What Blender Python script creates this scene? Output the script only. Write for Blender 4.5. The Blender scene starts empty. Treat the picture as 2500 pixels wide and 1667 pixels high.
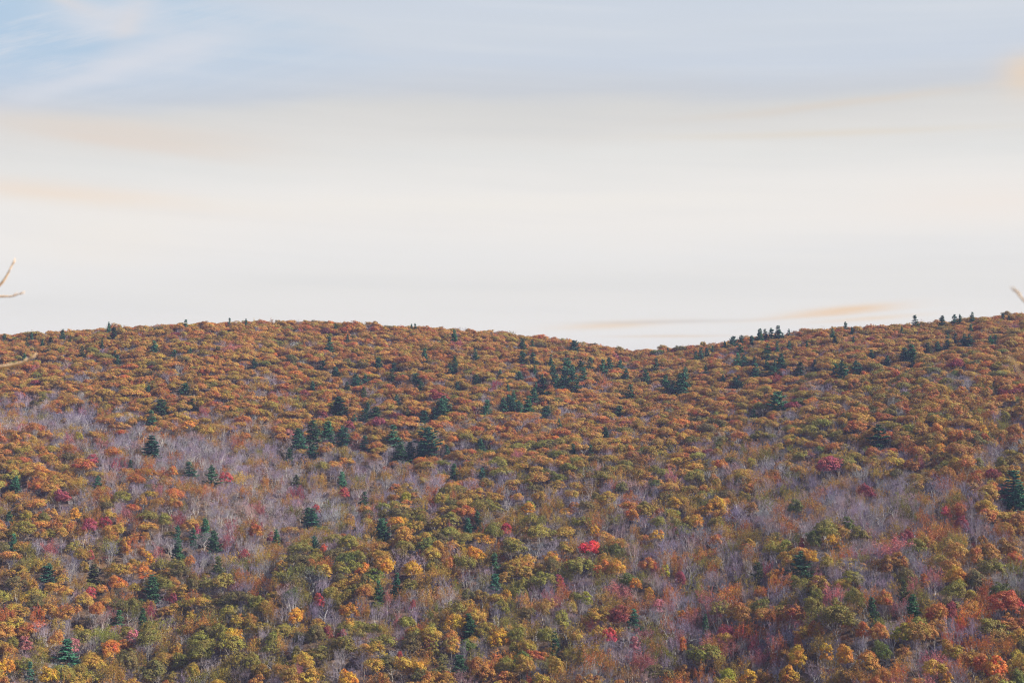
import bpy, math, random
import numpy as np
from mathutils import Vector, noise as mnoise

# ------------------------------------------------------------------ camera
SC = bpy.context.scene
COL = SC.collection
F = 3434.0                       # focal length in pixels of the 2500 px wide photograph
W0, H0 = 2500.0, 1667.0
EYE_ROW = 1050.0                 # row of the true horizon
TH = math.atan((EYE_ROW - H0 / 2) / F)
CT, ST = math.cos(TH), math.sin(TH)
cam_d = bpy.data.cameras.new('camera')
cam = bpy.data.objects.new('camera', cam_d)
COL.objects.link(cam)
cam_d.sensor_width = 36.0
cam_d.lens = 36.0 * F / W0
cam_d.clip_start = 0.1
cam_d.clip_end = 20000.0
cam.location = (0, 0, 0)
cam.rotation_euler = (math.pi / 2 + TH, 0, 0)
cam_d.dof.use_dof = True
cam_d.dof.focus_distance = 560.0
cam_d.dof.aperture_fstop = 2.1
SC.camera = cam

# ------------------------------------------------------------------ light
SUN_EL = math.radians(38)
SUN_AZ = math.radians(92)       # clockwise from straight ahead (+Y): from the right
sun_d = bpy.data.lights.new('sun', 'SUN')
sun_d.energy = 5.0
sun_d.angle = math.radians(0.5)
sun_d.color = (1.0, 0.93, 0.82)
sun = bpy.data.objects.new('sun', sun_d)
COL.objects.link(sun)
sdir = Vector((math.sin(SUN_AZ) * math.cos(SUN_EL), math.cos(SUN_AZ) * math.cos(SUN_EL), math.sin(SUN_EL)))
sun.rotation_euler = sdir.to_track_quat('Z', 'Y').to_euler()
sun.location = (200, -50, 300)

SC.view_settings.view_transform = 'Standard'
SC.view_settings.look = 'None'
SC.view_settings.exposure = 0.95
SC.view_settings.gamma = 1.0
SC.view_settings.use_curve_mapping = False
SC.render.engine = 'CYCLES'
SC.cycles.use_denoising = True
SC.cycles.denoiser = 'OPENIMAGEDENOISE'
SC.cycles.denoising_input_passes = 'RGB_ALBEDO_NORMAL'
SC.cycles.denoising_prefilter = 'NONE'
SC.cycles.max_bounces = 4
SC.cycles.diffuse_bounces = 2
SC.cycles.transmission_bounces = 2
SC.cycles.volume_bounces = 0
SC.cycles.use_adaptive_sampling = False
SC.cycles.filter_width = 1.15


def srgb(r, g, b):
    return tuple(((c / 255) / 12.92 if c / 255 <= 0.04045 else ((c / 255 + 0.055) / 1.055) ** 2.4) for c in (r, g, b))


# ------------------------------------------------------------------ sky: clear air overhead, a sheet of thin cloud low down
world = bpy.data.worlds.new('World')
SC.world = world
world.use_nodes = True
NT = world.node_tree
for n in list(NT.nodes):
    NT.nodes.remove(n)


def node(nt, typ, **kw):
    n = nt.nodes.new(typ)
    for k, v in kw.items():
        setattr(n, k, v)
    return n


def put(nt, sock, v):
    if isinstance(v, (int, float)):
        sock.default_value = v
    elif isinstance(v, (tuple, list)):
        sock.default_value = tuple(v) + (1.0,) * (4 - len(v)) if len(sock.default_value) == 4 else v
    else:
        nt.links.new(v, sock)


def M(nt, op, a, b=None, c=None):
    n = node(nt, 'ShaderNodeMath', operation=op)
    put(nt, n.inputs[0], a)
    if b is not None:
        put(nt, n.inputs[1], b)
    if c is not None:
        put(nt, n.inputs[2], c)
    return n.outputs[0]


def MIX(nt, f, a, b, blend='MIX'):
    n = node(nt, 'ShaderNodeMix', data_type='RGBA', blend_type=blend)
    n.clamp_factor = True
    put(nt, n.inputs[0], f)
    put(nt, n.inputs[6], a)
    put(nt, n.inputs[7], b)
    return n.outputs[2]


def RAMP(nt, f, stops, interp='EASE'):
    n = node(nt, 'ShaderNodeValToRGB')
    r = n.color_ramp
    r.interpolation = interp
    while len(r.elements) > 1:
        r.elements.remove(r.elements[-1])
    r.elements[0].position = stops[0][0]
    r.elements[0].color = tuple(stops[0][1]) + (1,)
    for p, c in stops[1:]:
        e = r.elements.new(p)
        e.color = tuple(c) + (1,)
    put(nt, n.inputs[0], f)
    return n.outputs[0]


def build_sky():
    nt = NT
    tc = node(nt, 'ShaderNodeTexCoord')
    sp = node(nt, 'ShaderNodeSeparateXYZ')
    nt.links.new(tc.outputs['Generated'], sp.inputs[0])
    x, y, z = sp.outputs
    rad = M(nt, 'SQRT', M(nt, 'ADD', M(nt, 'MULTIPLY', x, x), M(nt, 'MULTIPLY', y, y)))
    el = M(nt, 'DIVIDE', z, M(nt, 'MAXIMUM', rad, 0.001))         # tangent of elevation
    az = M(nt, 'ARCTAN2', x, y)                                   # azimuth from straight ahead
    # slow drift of the cloud sheet, long along the horizon
    cv = node(nt, 'ShaderNodeCombineXYZ')
    put(nt, cv.inputs[0], M(nt, 'MULTIPLY', az, 3.0))
    put(nt, cv.inputs[1], M(nt, 'MULTIPLY', el, 22.0))
    nz = node(nt, 'ShaderNodeTexNoise')
    nz.inputs['Scale'].default_value = 1.0
    nz.inputs['Detail'].default_value = 3.0
    nt.links.new(cv.outputs[0], nz.inputs['Vector'])
    n1 = M(nt, 'SUBTRACT', nz.outputs[0], 0.5)
    cv2 = node(nt, 'ShaderNodeCombineXYZ')
    put(nt, cv2.inputs[0], M(nt, 'MULTIPLY', az, 5.0))
    put(nt, cv2.inputs[1], M(nt, 'MULTIPLY', M(nt, 'ADD', el, M(nt, 'MULTIPLY', az, 0.05)), 90.0))
    put(nt, cv2.inputs[2], 7.3)
    nz2 = node(nt, 'ShaderNodeTexNoise')
    nz2.inputs['Scale'].default_value = 1.0
    nz2.inputs['Detail'].default_value = 4.0
    nt.links.new(cv2.outputs[0], nz2.inputs['Vector'])
    n2 = M(nt, 'SUBTRACT', nz2.outputs[0], 0.5)
    cv3 = node(nt, 'ShaderNodeCombineXYZ')
    put(nt, cv3.inputs[0], M(nt, 'MULTIPLY', az, 9.0))
    put(nt, cv3.inputs[1], M(nt, 'MULTIPLY', el, 30.0))
    put(nt, cv3.inputs[2], 3.1)
    nz3 = node(nt, 'ShaderNodeTexNoise')
    nz3.inputs['Scale'].default_value = 1.0
    nz3.inputs['Detail'].default_value = 3.0
    nt.links.new(cv3.outputs[0], nz3.inputs['Vector'])
    n3 = M(nt, 'SUBTRACT', nz3.outputs[0], 0.5)
    elw = M(nt, 'ADD', el, M(nt, 'ADD', M(nt, 'MULTIPLY', n1, 0.030), M(nt, 'MULTIPLY', n3, 0.012)))
    E = lambda row: (EYE_ROW - row) / F
    top = 0.5
    stops = [(E(1000), (224, 221, 217)), (E(800), (232, 229, 223)), (E(700), (228, 226, 221)), (E(630), (232, 230, 226)), (E(540), (237, 233, 227)),
             (E(460), (234, 231, 226)), (E(380), (226, 225, 221)), (E(320), (220, 218, 214)), (E(262), (214, 213, 210)), (E(222), (201, 205, 211)),
             (E(150), (201, 209, 220)), (E(60), (205, 212, 221)), (E(-60), (201, 210, 222)), (E(-300), (190, 205, 224)), (E(-650), (170, 194, 222))]
    elb = M(nt, 'SUBTRACT', elw, M(nt, 'MULTIPLY', M(nt, 'MAXIMUM', M(nt, 'SUBTRACT', -0.13, az), 0.0), -0.09))
    base = RAMP(nt, M(nt, 'DIVIDE', elb, top), [(max(0.0, e / top), srgb(*c)) for e, c in stops], 'LINEAR')
    # bluer clear sky opening towards upper left
    blue = RAMP(nt, M(nt, 'DIVIDE', el, top), [(0.0, srgb(205, 214, 224)), (E(300) / top, srgb(184, 202, 222)), (E(0) / top, srgb(172, 199, 222)), (1.0, srgb(120, 165, 212))], 'LINEAR')
    fx = M(nt, 'MULTIPLY', M(nt, 'SUBTRACT', -0.10, M(nt, 'ADD', az, M(nt, 'MULTIPLY', n1, 0.35))), 5.0)
    fy = M(nt, 'MULTIPLY', M(nt, 'SUBTRACT', elb, 0.222), 17.0)
    fx = M(nt, 'MINIMUM', M(nt, 'MAXIMUM', fx, 0.0), 1.0)
    fy = M(nt, 'MINIMUM', M(nt, 'MAXIMUM', fy, 0.0), 1.0)
    col = MIX(nt, M(nt, 'MULTIPLY', M(nt, 'MULTIPLY', fx, fy), 0.95), base, blue)
    # faint stripes everywhere in the sheet
    col = MIX(nt, M(nt, 'MAXIMUM', M(nt, 'MULTIPLY', n2, 0.35), 0.0), col, srgb(243, 240, 234))
    col = MIX(nt, M(nt, 'MAXIMUM', M(nt, 'MULTIPLY', n2, -0.30), 0.0), col, srgb(190, 196, 204))

    def bank(px, py, hw, hh, slope, colr, amt, warp=0.006):
        nonlocal col
        a = M(nt, 'SUBTRACT', az, math.atan((px - 1250) / F))
        e0 = M(nt, 'SUBTRACT', M(nt, 'ADD', el, M(nt, 'MULTIPLY', n3, warp)), E(py))
        e1 = M(nt, 'ADD', e0, M(nt, 'MULTIPLY', a, slope))
        d = M(nt, 'ADD', M(nt, 'POWER', M(nt, 'ABSOLUTE', M(nt, 'MULTIPLY', a, F / hw)), 2.0), M(nt, 'POWER', M(nt, 'ABSOLUTE', M(nt, 'MULTIPLY', e1, F / hh)), 2.0))
        g = M(nt, 'EXPONENT', M(nt, 'MULTIPLY', d, -1.0))
        g = M(nt, 'MULTIPLY', g, M(nt, 'ADD', M(nt, 'MULTIPLY', n2, 1.1), 1.0))
        col = MIX(nt, M(nt, 'MULTIPLY', g, amt), col, colr)

    fib = node(nt, 'ShaderNodeTexNoise')
    cvf = node(nt, 'ShaderNodeCombineXYZ')
    put(nt, cvf.inputs[0], M(nt, 'MULTIPLY', M(nt, 'ADD', az, M(nt, 'MULTIPLY', el, 1.2)), 10.0))
    put(nt, cvf.inputs[1], M(nt, 'MULTIPLY', M(nt, 'SUBTRACT', el, M(nt, 'MULTIPLY', az, 0.35)), 75.0))
    fib.inputs['Scale'].default_value = 1.0
    fib.inputs['Detail'].default_value = 6.0
    fib.inputs['Roughness'].default_value = 0.6
    nt.links.new(cvf.outputs[0], fib.inputs['Vector'])
    ff = M(nt, 'MULTIPLY', M(nt, 'MAXIMUM', M(nt, 'SUBTRACT', fib.outputs[0], 0.48), 0.0), M(nt, 'MULTIPLY', M(nt, 'MULTIPLY', fx, fy), 3.2))
    col = MIX(nt, ff, col, srgb(216, 219, 225))
    white, pale, peach, cream = srgb(212, 216, 224), srgb(220, 215, 214), srgb(236, 203, 163), srgb(233, 218, 200)
    bank(225, 78, 130, 55, 0.26, white, 0.8, 0.03)
    bank(340, 60, 60, 40, 0.1, white, 0.45, 0.03)
    bank(295, 95, 42, 46, -0.8, pale, 0.45, 0.03)
    bank(130, 28, 90, 18, 0.35, pale, 0.6, 0.02)
    bank(240, 205, 240, 30, -0.42, white, 0.85, 0.02)
    bank(190, 150, 150, 12, -0.25, srgb(176, 199, 220), 0.6, 0.012)
    bank(440, 140, 150, 40, -0.30, white, 0.6, 0.03)
    bank(300, 345, 340, 34, 0.06, srgb(223, 211, 199), 0.75)
    bank(330, 372, 260, 14, 0.10, srgb(226, 210, 196), 0.35)
    bank(170, 500, 330, 26, 0.05, srgb(236, 220, 203), 0.85)
    bank(2060, 268, 330, 11, -0.06, srgb(218, 206, 192), 0.6)
    bank(2020, 338, 380, 9, 0.01, srgb(224, 214, 198), 0.55)
    bank(2060, 764, 120, 10, -0.075, peach, 0.7, 0.002)
    bank(2000, 775, 170, 5, -0.06, peach, 0.35, 0.002)
    bank(1500, 793, 130, 9, -0.05, srgb(234, 212, 184), 0.65, 0.002)
    bank(1640, 786, 190, 5, -0.01, srgb(212, 205, 196), 0.6, 0.002)
    bank(1640, 822, 140, 4, 0.0, srgb(228, 208, 184), 0.5, 0.002)
    bank(2120, 786, 120, 6, -0.05, srgb(236, 212, 180), 0.5, 0.002)
    bank(2525, 225, 60, 45, 0.0, srgb(232, 210, 184), 0.7, 0.012)
    bank(2420, 520, 260, 50, 0.0, srgb(240, 230, 220), 0.5)
    bank(250, 605, 170, 60, 0.0, srgb(238, 232, 222), 0.6)
    bank(1000, 500, 900, 26, -0.02, srgb(240, 235, 226), 0.5)
    sky = node(nt, 'ShaderNodeTexSky', sky_type='NISHITA')
    sky.sun_disc = False
    sky.sun_elevation = SUN_EL
    sky.sun_rotation = SUN_AZ
    bg1 = node(nt, 'ShaderNodeBackground')
    nt.links.new(sky.outputs[0], bg1.inputs[0])
    bg1.inputs[1].default_value = 0.07
    bg2 = node(nt, 'ShaderNodeBackground')
    nt.links.new(col, bg2.inputs[0])
    bg2.inputs[1].default_value = 2 ** -0.95 * 1.03
    fade = node(nt, 'ShaderNodeMapRange', interpolation_type='SMOOTHSTEP')
    put(nt, fade.inputs[0], el)
    fade.inputs[1].default_value = 0.42
    fade.inputs[2].default_value = 0.85
    mx = node(nt, 'ShaderNodeMixShader')
    nt.links.new(fade.outputs[0], mx.inputs[0])
    nt.links.new(bg2.outputs[0], mx.inputs[1])
    nt.links.new(bg1.outputs[0], mx.inputs[2])
    out = node(nt, 'ShaderNodeOutputWorld')
    nt.links.new(mx.outputs[0], out.inputs[0])


build_sky()
RNG = np.random.default_rng(11)
random.seed(5)

# ------------------------------------------------------------------ pixels and terrain
RIDGE = [(-1800, 930), (-900, 885), (-300, 845), (0, 824), (150, 814), (300, 803), (454, 796), (600, 789), (760, 788), (840, 792), (1000, 802),
         (1110, 809), (1240, 817), (1360, 832), (1460, 847), (1510, 857), (1560, 859), (1640, 853), (1730, 846), (1850, 826), (1960, 813),
         (2030, 805), (2200, 797), (2300, 791), (2400, 779), (2500, 770), (2800, 738), (3300, 720), (4300, 760)]
RX = np.array([p[0] for p in RIDGE], float)
RY = np.array([p[1] for p in RIDGE], float)


def ridge_row(px):
    return float(np.interp(px, RX, RY))


def smooth(a, b, x):
    t = min(1.0, max(0.0, (x - a) / (b - a)))
    return t * t * (3 - 2 * t)


def canopy_dist(px, py):
    """Distance ahead (m) of the forest canopy seen at a pixel of the slope."""
    yr = ridge_row(px)
    q = max(0.0, (py - yr) / (H0 - yr))
    dr = 860 + 25 * math.exp(-((px - 1540) / 350) ** 2) - 20 * smooth(1700, 2500, px)
    db = 478 + 22 * math.exp(-((px - 900) / 700) ** 2) - 88 * smooth(1200, 2400, px)
    inv = (1 - q) / dr + q / db
    edge = py - (1335 - (px - 700) * 0.36)
    w = smooth(450, 800, px) * (1 - smooth(1500, 1900, px))
    inv *= 1 + 0.035 * w * math.tanh(edge / 45.0)
    inv *= 1 + 0.028 * mnoise.noise(Vector((px / 420, py / 260, 3.3))) * min(1.0, q * 6)
    return 1.0 / inv + 70.0 * (1 - min(q, 1)) ** 9


def tan_el(py):
    return math.tan(math.atan((H0 / 2 - py) / F) + TH)


def world_at(px, py, Y):
    e = tan_el(py)
    k = (px - W0 / 2) / F * (CT + e * ST)
    return k * Y, Y, e * Y


def to_pixel(X, Y, Z):
    d = Y * CT + Z * ST
    return W0 / 2 + F * X / d, H0 / 2 - F * (Z * CT - Y * ST) / d


def canopy_height(Y):
    return 8.3 + 3.4 * (1 - smooth(450, 850, Y))


COLS_PX = np.arange(-2400, 5001, 40.0)
ROWS_Y = np.concatenate([np.array([-60, -20, 0, 3, 6, 10, 16, 25, 40, 60, 90, 130, 180, 230, 270]), np.arange(300, 1061, 8.0),
                         np.array([1080, 1120, 1180, 1260, 1400, 1700, 2300, 3200, 4500, 7000])])
NEAR = [(-60, 3.0), (-20, 0.2), (0, -1.7), (3, -2.0), (6, -2.5), (10, -3.7), (16, -5.9), (25, -9.5), (40, -16), (60, -25), (90, -39), (130, -58), (180, -82), (230, -100), (270, -108), (300, -112)]


def column_profile(px):
    ys = np.arange(ridge_row(px), 2150, 6.0)
    D = np.array([canopy_dist(px, y) for y in ys])
    Z = np.array([tan_el(y) for y in ys]) * D - np.array([canopy_height(d) for d in D])
    o = np.argsort(D)
    D, Z = D[o], Z[o]
    dr, zr = D[-1], Z[-1]
    out = []
    for Y in ROWS_Y:
        if Y <= 300:
            out.append(float(np.interp(Y, [p[0] for p in NEAR], [p[1] for p in NEAR])))
        elif Y < D[0] + 25:
            a, za = 300.0, -112.0
            zb = float(np.interp(D[0] + 25, D, Z))
            t = (Y - a) / (D[0] + 25 - a)
            out.append(za + (zb - za) * t)
        elif Y <= dr:
            out.append(float(np.interp(Y, D, Z)))
        else:
            t = Y - dr
            out.append(max(-160.0, zr + 0.02 * t - t * t / 1500.0))
    return out


TZ = np.array([column_profile(p) for p in COLS_PX])              # columns x rows
COLS_K = (COLS_PX - W0 / 2) / F * CT


def ground_z(X, Y):
    k = X / max(Y, 60.0)
    px = W0 / 2 + F * k / CT
    c = min(max((px - COLS_PX[0]) / 40.0, 0), len(COLS_PX) - 1.001)
    i = int(c)
    t = c - i
    j = int(np.searchsorted(ROWS_Y, Y, side='right') - 1)
    j = min(max(j, 0), len(ROWS_Y) - 2)
    s = (Y - ROWS_Y[j]) / (ROWS_Y[j + 1] - ROWS_Y[j])
    return float((1 - t) * ((1 - s) * TZ[i, j] + s * TZ[i, j + 1]) + t * ((1 - s) * TZ[i + 1, j] + s * TZ[i + 1, j + 1]))


# ------------------------------------------------------------------ materials
def new_mat(name):
    m = bpy.data.materials.new(name)
    m.use_nodes = True
    nt = m.node_tree
    for n in list(nt.nodes):
        nt.nodes.remove(n)
    out = node(nt, 'ShaderNodeOutputMaterial')
    return m, nt, out


def tint_node(nt):
    a = node(nt, 'ShaderNodeAttribute', attribute_type='INSTANCER', attribute_name='tint')
    return a.outputs['Color']


def leaf_material(name, trans=0.3, mott=0.35):
    m, nt, out = new_mat(name)
    t = tint_node(nt)
    v = node(nt, 'ShaderNodeAttribute', attribute_type='GEOMETRY', attribute_name='leaf_tone').outputs['Fac']
    geo = node(nt, 'ShaderNodeNewGeometry')
    nz = node(nt, 'ShaderNodeTexNoise')
    nz.inputs['Scale'].default_value = 0.33
    nz.inputs['Detail'].default_value = 2.0
    nt.links.new(geo.outputs['Position'], nz.inputs['Vector'])
    # neighbouring sprays of one crown turn at different times: some greener, some more golden
    hs = node(nt, 'ShaderNodeHueSaturation')
    put(nt, hs.inputs['Hue'], M(nt, 'ADD', 0.5, M(nt, 'MULTIPLY', M(nt, 'SUBTRACT', nz.outputs[0], 0.5), 0.16 * mott / 0.35)))
    put(nt, hs.inputs['Value'], M(nt, 'ADD', 0.62, M(nt, 'MULTIPLY', v, 0.76)))
    put(nt, hs.inputs['Color'], t)
    d = node(nt, 'ShaderNodeBsdfPrincipled')
    d.inputs['Roughness'].default_value = 0.7
    d.inputs['Specular IOR Level'].default_value = 0.25
    nt.links.new(hs.outputs[0], d.inputs['Base Color'])
    tr = node(nt, 'ShaderNodeBsdfTranslucent')
    nt.links.new(hs.outputs[0], tr.inputs[0])
    mx = node(nt, 'ShaderNodeMixShader')
    mx.inputs[0].default_value = trans
    nt.links.new(d.outputs[0], mx.inputs[1])
    nt.links.new(tr.outputs[0], mx.inputs[2])
    nt.links.new(mx.outputs[0], out.inputs[0])
    return m


def bark_material(name, c1, c2, scale=1.5):
    m, nt, out = new_mat(name)
    geo = node(nt, 'ShaderNodeNewGeometry')
    nz = node(nt, 'ShaderNodeTexNoise')
    nz.inputs['Scale'].default_value = scale
    nz.inputs['Detail'].default_value = 4.0
    nt.links.new(geo.outputs['Position'], nz.inputs['Vector'])
    c = RAMP(nt, nz.outputs[0], [(0.35, c1), (0.65, c2)], 'LINEAR')
    d = node(nt, 'ShaderNodeBsdfPrincipled')
    d.inputs['Roughness'].default_value = 0.85
    d.inputs['Specular IOR Level'].default_value = 0.2
    nt.links.new(c, d.inputs['Base Color'])
    nt.links.new(d.outputs[0], out.inputs[0])
    return m


def twig_material(name):
    m, nt, out = new_mat(name)
    v = node(nt, 'ShaderNodeAttribute', attribute_type='GEOMETRY', attribute_name='leaf_tone').outputs['Fac']
    hs = node(nt, 'ShaderNodeHueSaturation')
    put(nt, hs.inputs['Value'], M(nt, 'ADD', 0.7, M(nt, 'MULTIPLY', v, 0.6)))
    put(nt, hs.inputs['Color'], tint_node(nt))
    d = node(nt, 'ShaderNodeBsdfPrincipled')
    d.inputs['Roughness'].default_value = 0.8
    d.inputs['Specular IOR Level'].default_value = 0.25
    nt.links.new(hs.outputs[0], d.inputs['Base Color'])
    nt.links.new(d.outputs[0], out.inputs[0])
    return m


LEAF = leaf_material('leaf', 0.22)
NEEDLE = leaf_material('needle', 0.10, 0.12)
TWIG = twig_material('twig')
BARK = bark_material('grey_bark', (0.20, 0.17, 0.15), (0.42, 0.38, 0.34))
PALE_BARK = bark_material('pale_bark', (0.40, 0.37, 0.34), (0.70, 0.66, 0.61))
PINE_BARK = bark_material('pine_bark', (0.06, 0.045, 0.035), (0.14, 0.10, 0.08))


def ground_material():
    m, nt, out = new_mat('leaf_litter')
    geo = node(nt, 'ShaderNodeNewGeometry')
    nz = node(nt, 'ShaderNodeTexNoise')
    nz.inputs['Scale'].default_value = 0.5
    nz.inputs['Detail'].default_value = 8.0
    nt.links.new(geo.outputs['Position'], nz.inputs['Vector'])
    c = RAMP(nt, nz.outputs[0], [(0.3, (0.055, 0.04, 0.03)), (0.5, (0.12, 0.075, 0.045)), (0.7, (0.19, 0.125, 0.075))], 'LINEAR')
    d = node(nt, 'ShaderNodeBsdfPrincipled')
    d.inputs['Roughness'].default_value = 0.95
    d.inputs['Specular IOR Level'].default_value = 0.1
    nt.links.new(c, d.inputs['Base Color'])
    nt.links.new(d.outputs[0], out.inputs[0])
    return m


# ------------------------------------------------------------------ mesh helpers
def mesh_from(name, verts, faces, mats, face_mat=None, tone=None, smooth_shade=False):
    me = bpy.data.meshes.new(name)
    me.from_pydata([tuple(v) for v in verts] if not isinstance(verts, np.ndarray) else verts.tolist(), [], faces)
    for m in mats:
        me.materials.append(m)
    if face_mat is not None:
        me.polygons.foreach_set('material_index', np.asarray(face_mat, dtype=np.int32))
    if tone is not None:
        a = me.attributes.new('leaf_tone', 'FLOAT', 'FACE')
        a.data.foreach_set('value', np.asarray(tone, dtype=np.float32))
    if smooth_shade:
        me.polygons.foreach_set('use_smooth', np.ones(len(me.polygons), dtype=bool))
    me.update()
    return me


def tube(verts, faces, pts, radii, sides=5):
    """A tapering tube through pts."""
    base = len(verts)
    n = len(pts)
    for i, p in enumerate(pts):
        d = (pts[min(i + 1, n - 1)] - pts[max(i - 1, 0)])
        d = d / max(np.linalg.norm(d), 1e-6)
        a = np.cross(d, (0.31, 0.2, 0.93) if abs(d[2]) < 0.9 else (1, 0.1, 0))
        a /= np.linalg.norm(a)
        b = np.cross(d, a)
        for s in range(sides):
            t = 2 * math.pi * s / sides
            verts.append(p + radii[i] * (math.cos(t) * a + math.sin(t) * b))
    for i in range(n - 1):
        for s in range(sides):
            s2 = (s + 1) % sides
            faces.append((base + i * sides + s, base + i * sides + s2, base + (i + 1) * sides + s2, base + (i + 1) * sides + s))
    faces.append(tuple(base + (n - 1) * sides + s for s in range(sides)))


def unit(v):
    return v / max(np.linalg.norm(v), 1e-9)


def leaf_quads(centers, normals, size, rng, aspect=0.75, along=None):
    """One small four-cornered leaf spray at every centre. Returns verts (4n,3), faces."""
    n = len(centers)
    nrm = normals / np.linalg.norm(normals, axis=1, keepdims=True)
    r = rng.normal(size=(n, 3)) if along is None else along + rng.normal(size=(n, 3)) * 0.2
    a = np.cross(nrm, r) if along is None else r - (r * nrm).sum(1, keepdims=True) * nrm
    a /= np.maximum(np.linalg.norm(a, axis=1, keepdims=True), 1e-6)
    b = np.cross(nrm, a)
    s = np.asarray(size)[:, None] * 0.5
    bend = nrm * s * rng.uniform(-0.25, 0.25, (n, 1))
    v = np.stack([centers - a * s, centers - b * s * aspect + bend, centers + a * s, centers + b * s * aspect + bend], axis=1).reshape(-1, 3)
    idx = np.arange(n * 4).reshape(n, 4)
    return v, idx.tolist()


# ------------------------------------------------------------------ tree prototypes: (trunk mesh, crown mesh)
def branch_skeleton(rng, height, fork, spread, depth, n_first=4, lean=0.1):
    """Recursive limbs. Returns list of (level, pts, radii)."""
    out = []
    top = np.array([rng.normal() * lean * 5, rng.normal() * lean * 5, fork])
    r0 = (0.013 if depth > 3 else 0.010) * height + 0.02
    out.append((0, [np.zeros(3) - np.array([0, 0, 0.6]), top * np.array([0.2, 0.7, 0.5]), top], [r0 * 1.25, r0, r0 * 0.85]))

    def grow(p, d, L, r, lvl):
        m = p + d * L * 0.5 + rng.normal(size=3) * L * 0.10
        d2 = unit(d + rng.normal(size=3) * 0.16 + np.array([0, 0, 0.12]))
        e = m + d2 * L * 0.5
        out.append((lvl, [p, m, e], [r, r * 0.78, r * 0.55]))
        if lvl >= depth:
            return
        k = rng.integers(3, 5) if lvl < 3 else rng.integers(3, 5)
        for i in range(k):
            t = rng.uniform(0.35, 1.0) if i else 1.0
            q = p + (m - p) * min(1, 2 * t) if t < 0.5 else m + (e - m) * (2 * t - 1)
            nd = unit(d2 + rng.normal(size=3) * 0.55 + np.array([0, 0, 0.12]))
            grow(q, nd, L * rng.uniform(0.52, 0.78), r * 0.60 * rng.uniform(0.75, 1.0), lvl + 1)

    for i in range(n_first):
        a = 2 * math.pi * (i + rng.uniform(-0.3, 0.3)) / n_first
        tilt = spread * rng.uniform(0.4, 1.1)
        d = unit(np.array([math.cos(a) * tilt, math.sin(a) * tilt, 1.0]))
        t = rng.uniform(0.75, 1.0) if i else 1.0
        grow(top * t, d, (height - fork) * rng.uniform(0.42, 0.55), r0 * 0.6 * rng.uniform(0.7, 1), 1)
    return out


def wood_mesh(name, sk, max_lvl, mat, min_r=0.0):
    v, f = [], []
    for lvl, pts, rad in sk:
        if lvl <= max_lvl:
            tube(v, f, pts, [max(r, min_r) for r in rad], 6 if lvl == 0 else (4 if lvl == 1 else 3))
    return mesh_from(name, np.array(v), f, [mat])


def twig_ribbons(sk, lo, hi, rng, width):
    V, Fc = [], []
    for lvl, pts, rad in sk:
        if lo <= lvl <= hi:
            p, e = pts[0], pts[2]
            d = unit(e - p)
            a = unit(np.cross(d, rng.normal(size=3))) * width * (1.25 if lvl == lo else 0.9)
            m = pts[1]
            b = len(V)
            V += [p - a, p + a, m - a * 0.8, m + a * 0.8, e]
            Fc += [(b, b + 1, b + 3, b + 2), (b + 2, b + 3, b + 4)]
    return V, Fc


def oak(seed, W, Hc, H, clumps, per, leaf=0.35, dome=0.0):
    """Leafy crown made of many rounded sprays on a branching trunk."""
    rng = np.random.default_rng(seed)
    sk = branch_skeleton(rng, H * 0.93, H - Hc * 1.02, 0.62 * W / Hc, 2, 6)
    tm = wood_mesh('oak_trunk', sk, 2, BARK)
    cz = H - Hc * 0.52
    cs, rs = [], []
    lob = rng.uniform(0.70, 1.22, 7)
    tip = rng.normal(size=2) * 0.09 * W
    for i in range(clumps * 3):
        if len(cs) >= clumps:
            break
        d = rng.normal(size=3)
        d = unit(d)
        if d[2] < -0.45:
            continue
        az = (math.atan2(d[1], d[0]) / (2 * math.pi) * 7) % 7
        l = lob[int(az)] * (1 - az % 1) + lob[(int(az) + 1) % 7] * (az % 1)
        r = rng.uniform(0.06, 0.15) * W
        rad = rng.uniform(0.72, 1.0) if rng.random() < 0.85 else rng.uniform(0.3, 0.7)
        c = np.array([d[0] * (W / 2 * l - r * 0.8) * rad, d[1] * (W / 2 * l - r * 0.8) * rad, cz + (d[2] * (Hc / 2 - r * 0.55) * rad) * (1.0 if d[2] > 0 else 0.8)])
        c[:2] += tip * (c[2] - cz) / (Hc * 0.5)
        if rng.random() < 0.12:
            c = c + unit(c - np.array([0, 0, cz])) * r * 0.8
            r *= 0.7
        if cs and min(np.linalg.norm(c - q) for q in cs) < r * 0.55:
            continue
        cs.append(c)
        rs.append(r)
    P, N, S, T = [], [], [], []
    for c, r in zip(cs, rs):
        k = int(per * 1.4 * (r / (0.12 * W)) ** 2)
        d = rng.normal(size=(k, 3))
        d /= np.linalg.norm(d, axis=1, keepdims=True)
        d[:, 2] = np.where(d[:, 2] < -0.35, -d[:, 2], d[:, 2])
        rr = r * rng.uniform(0.55, 1.12, (k, 1)) ** 0.7
        P.append(c + d * rr * np.array([1.08, 1.08, 0.82]))
        N.append(d * 1.15 + unit(c - np.array([0, 0, cz - Hc * 0.2])) * 0.5 + rng.normal(size=(k, 3)) * 0.42 + np.array([0, 0, 0.15]))
        S.append(leaf * rng.uniform(0.65, 1.35, k))
        T.append(np.clip(rng.normal(0.5, 0.22, k) + rng.normal() * 0.12, 0, 1))
    v, f = leaf_quads(np.concatenate(P), np.concatenate(N), np.concatenate(S), rng)
    return tm, mesh_from('oak_crown', v, f, [LEAF], tone=np.concatenate(T))


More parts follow.
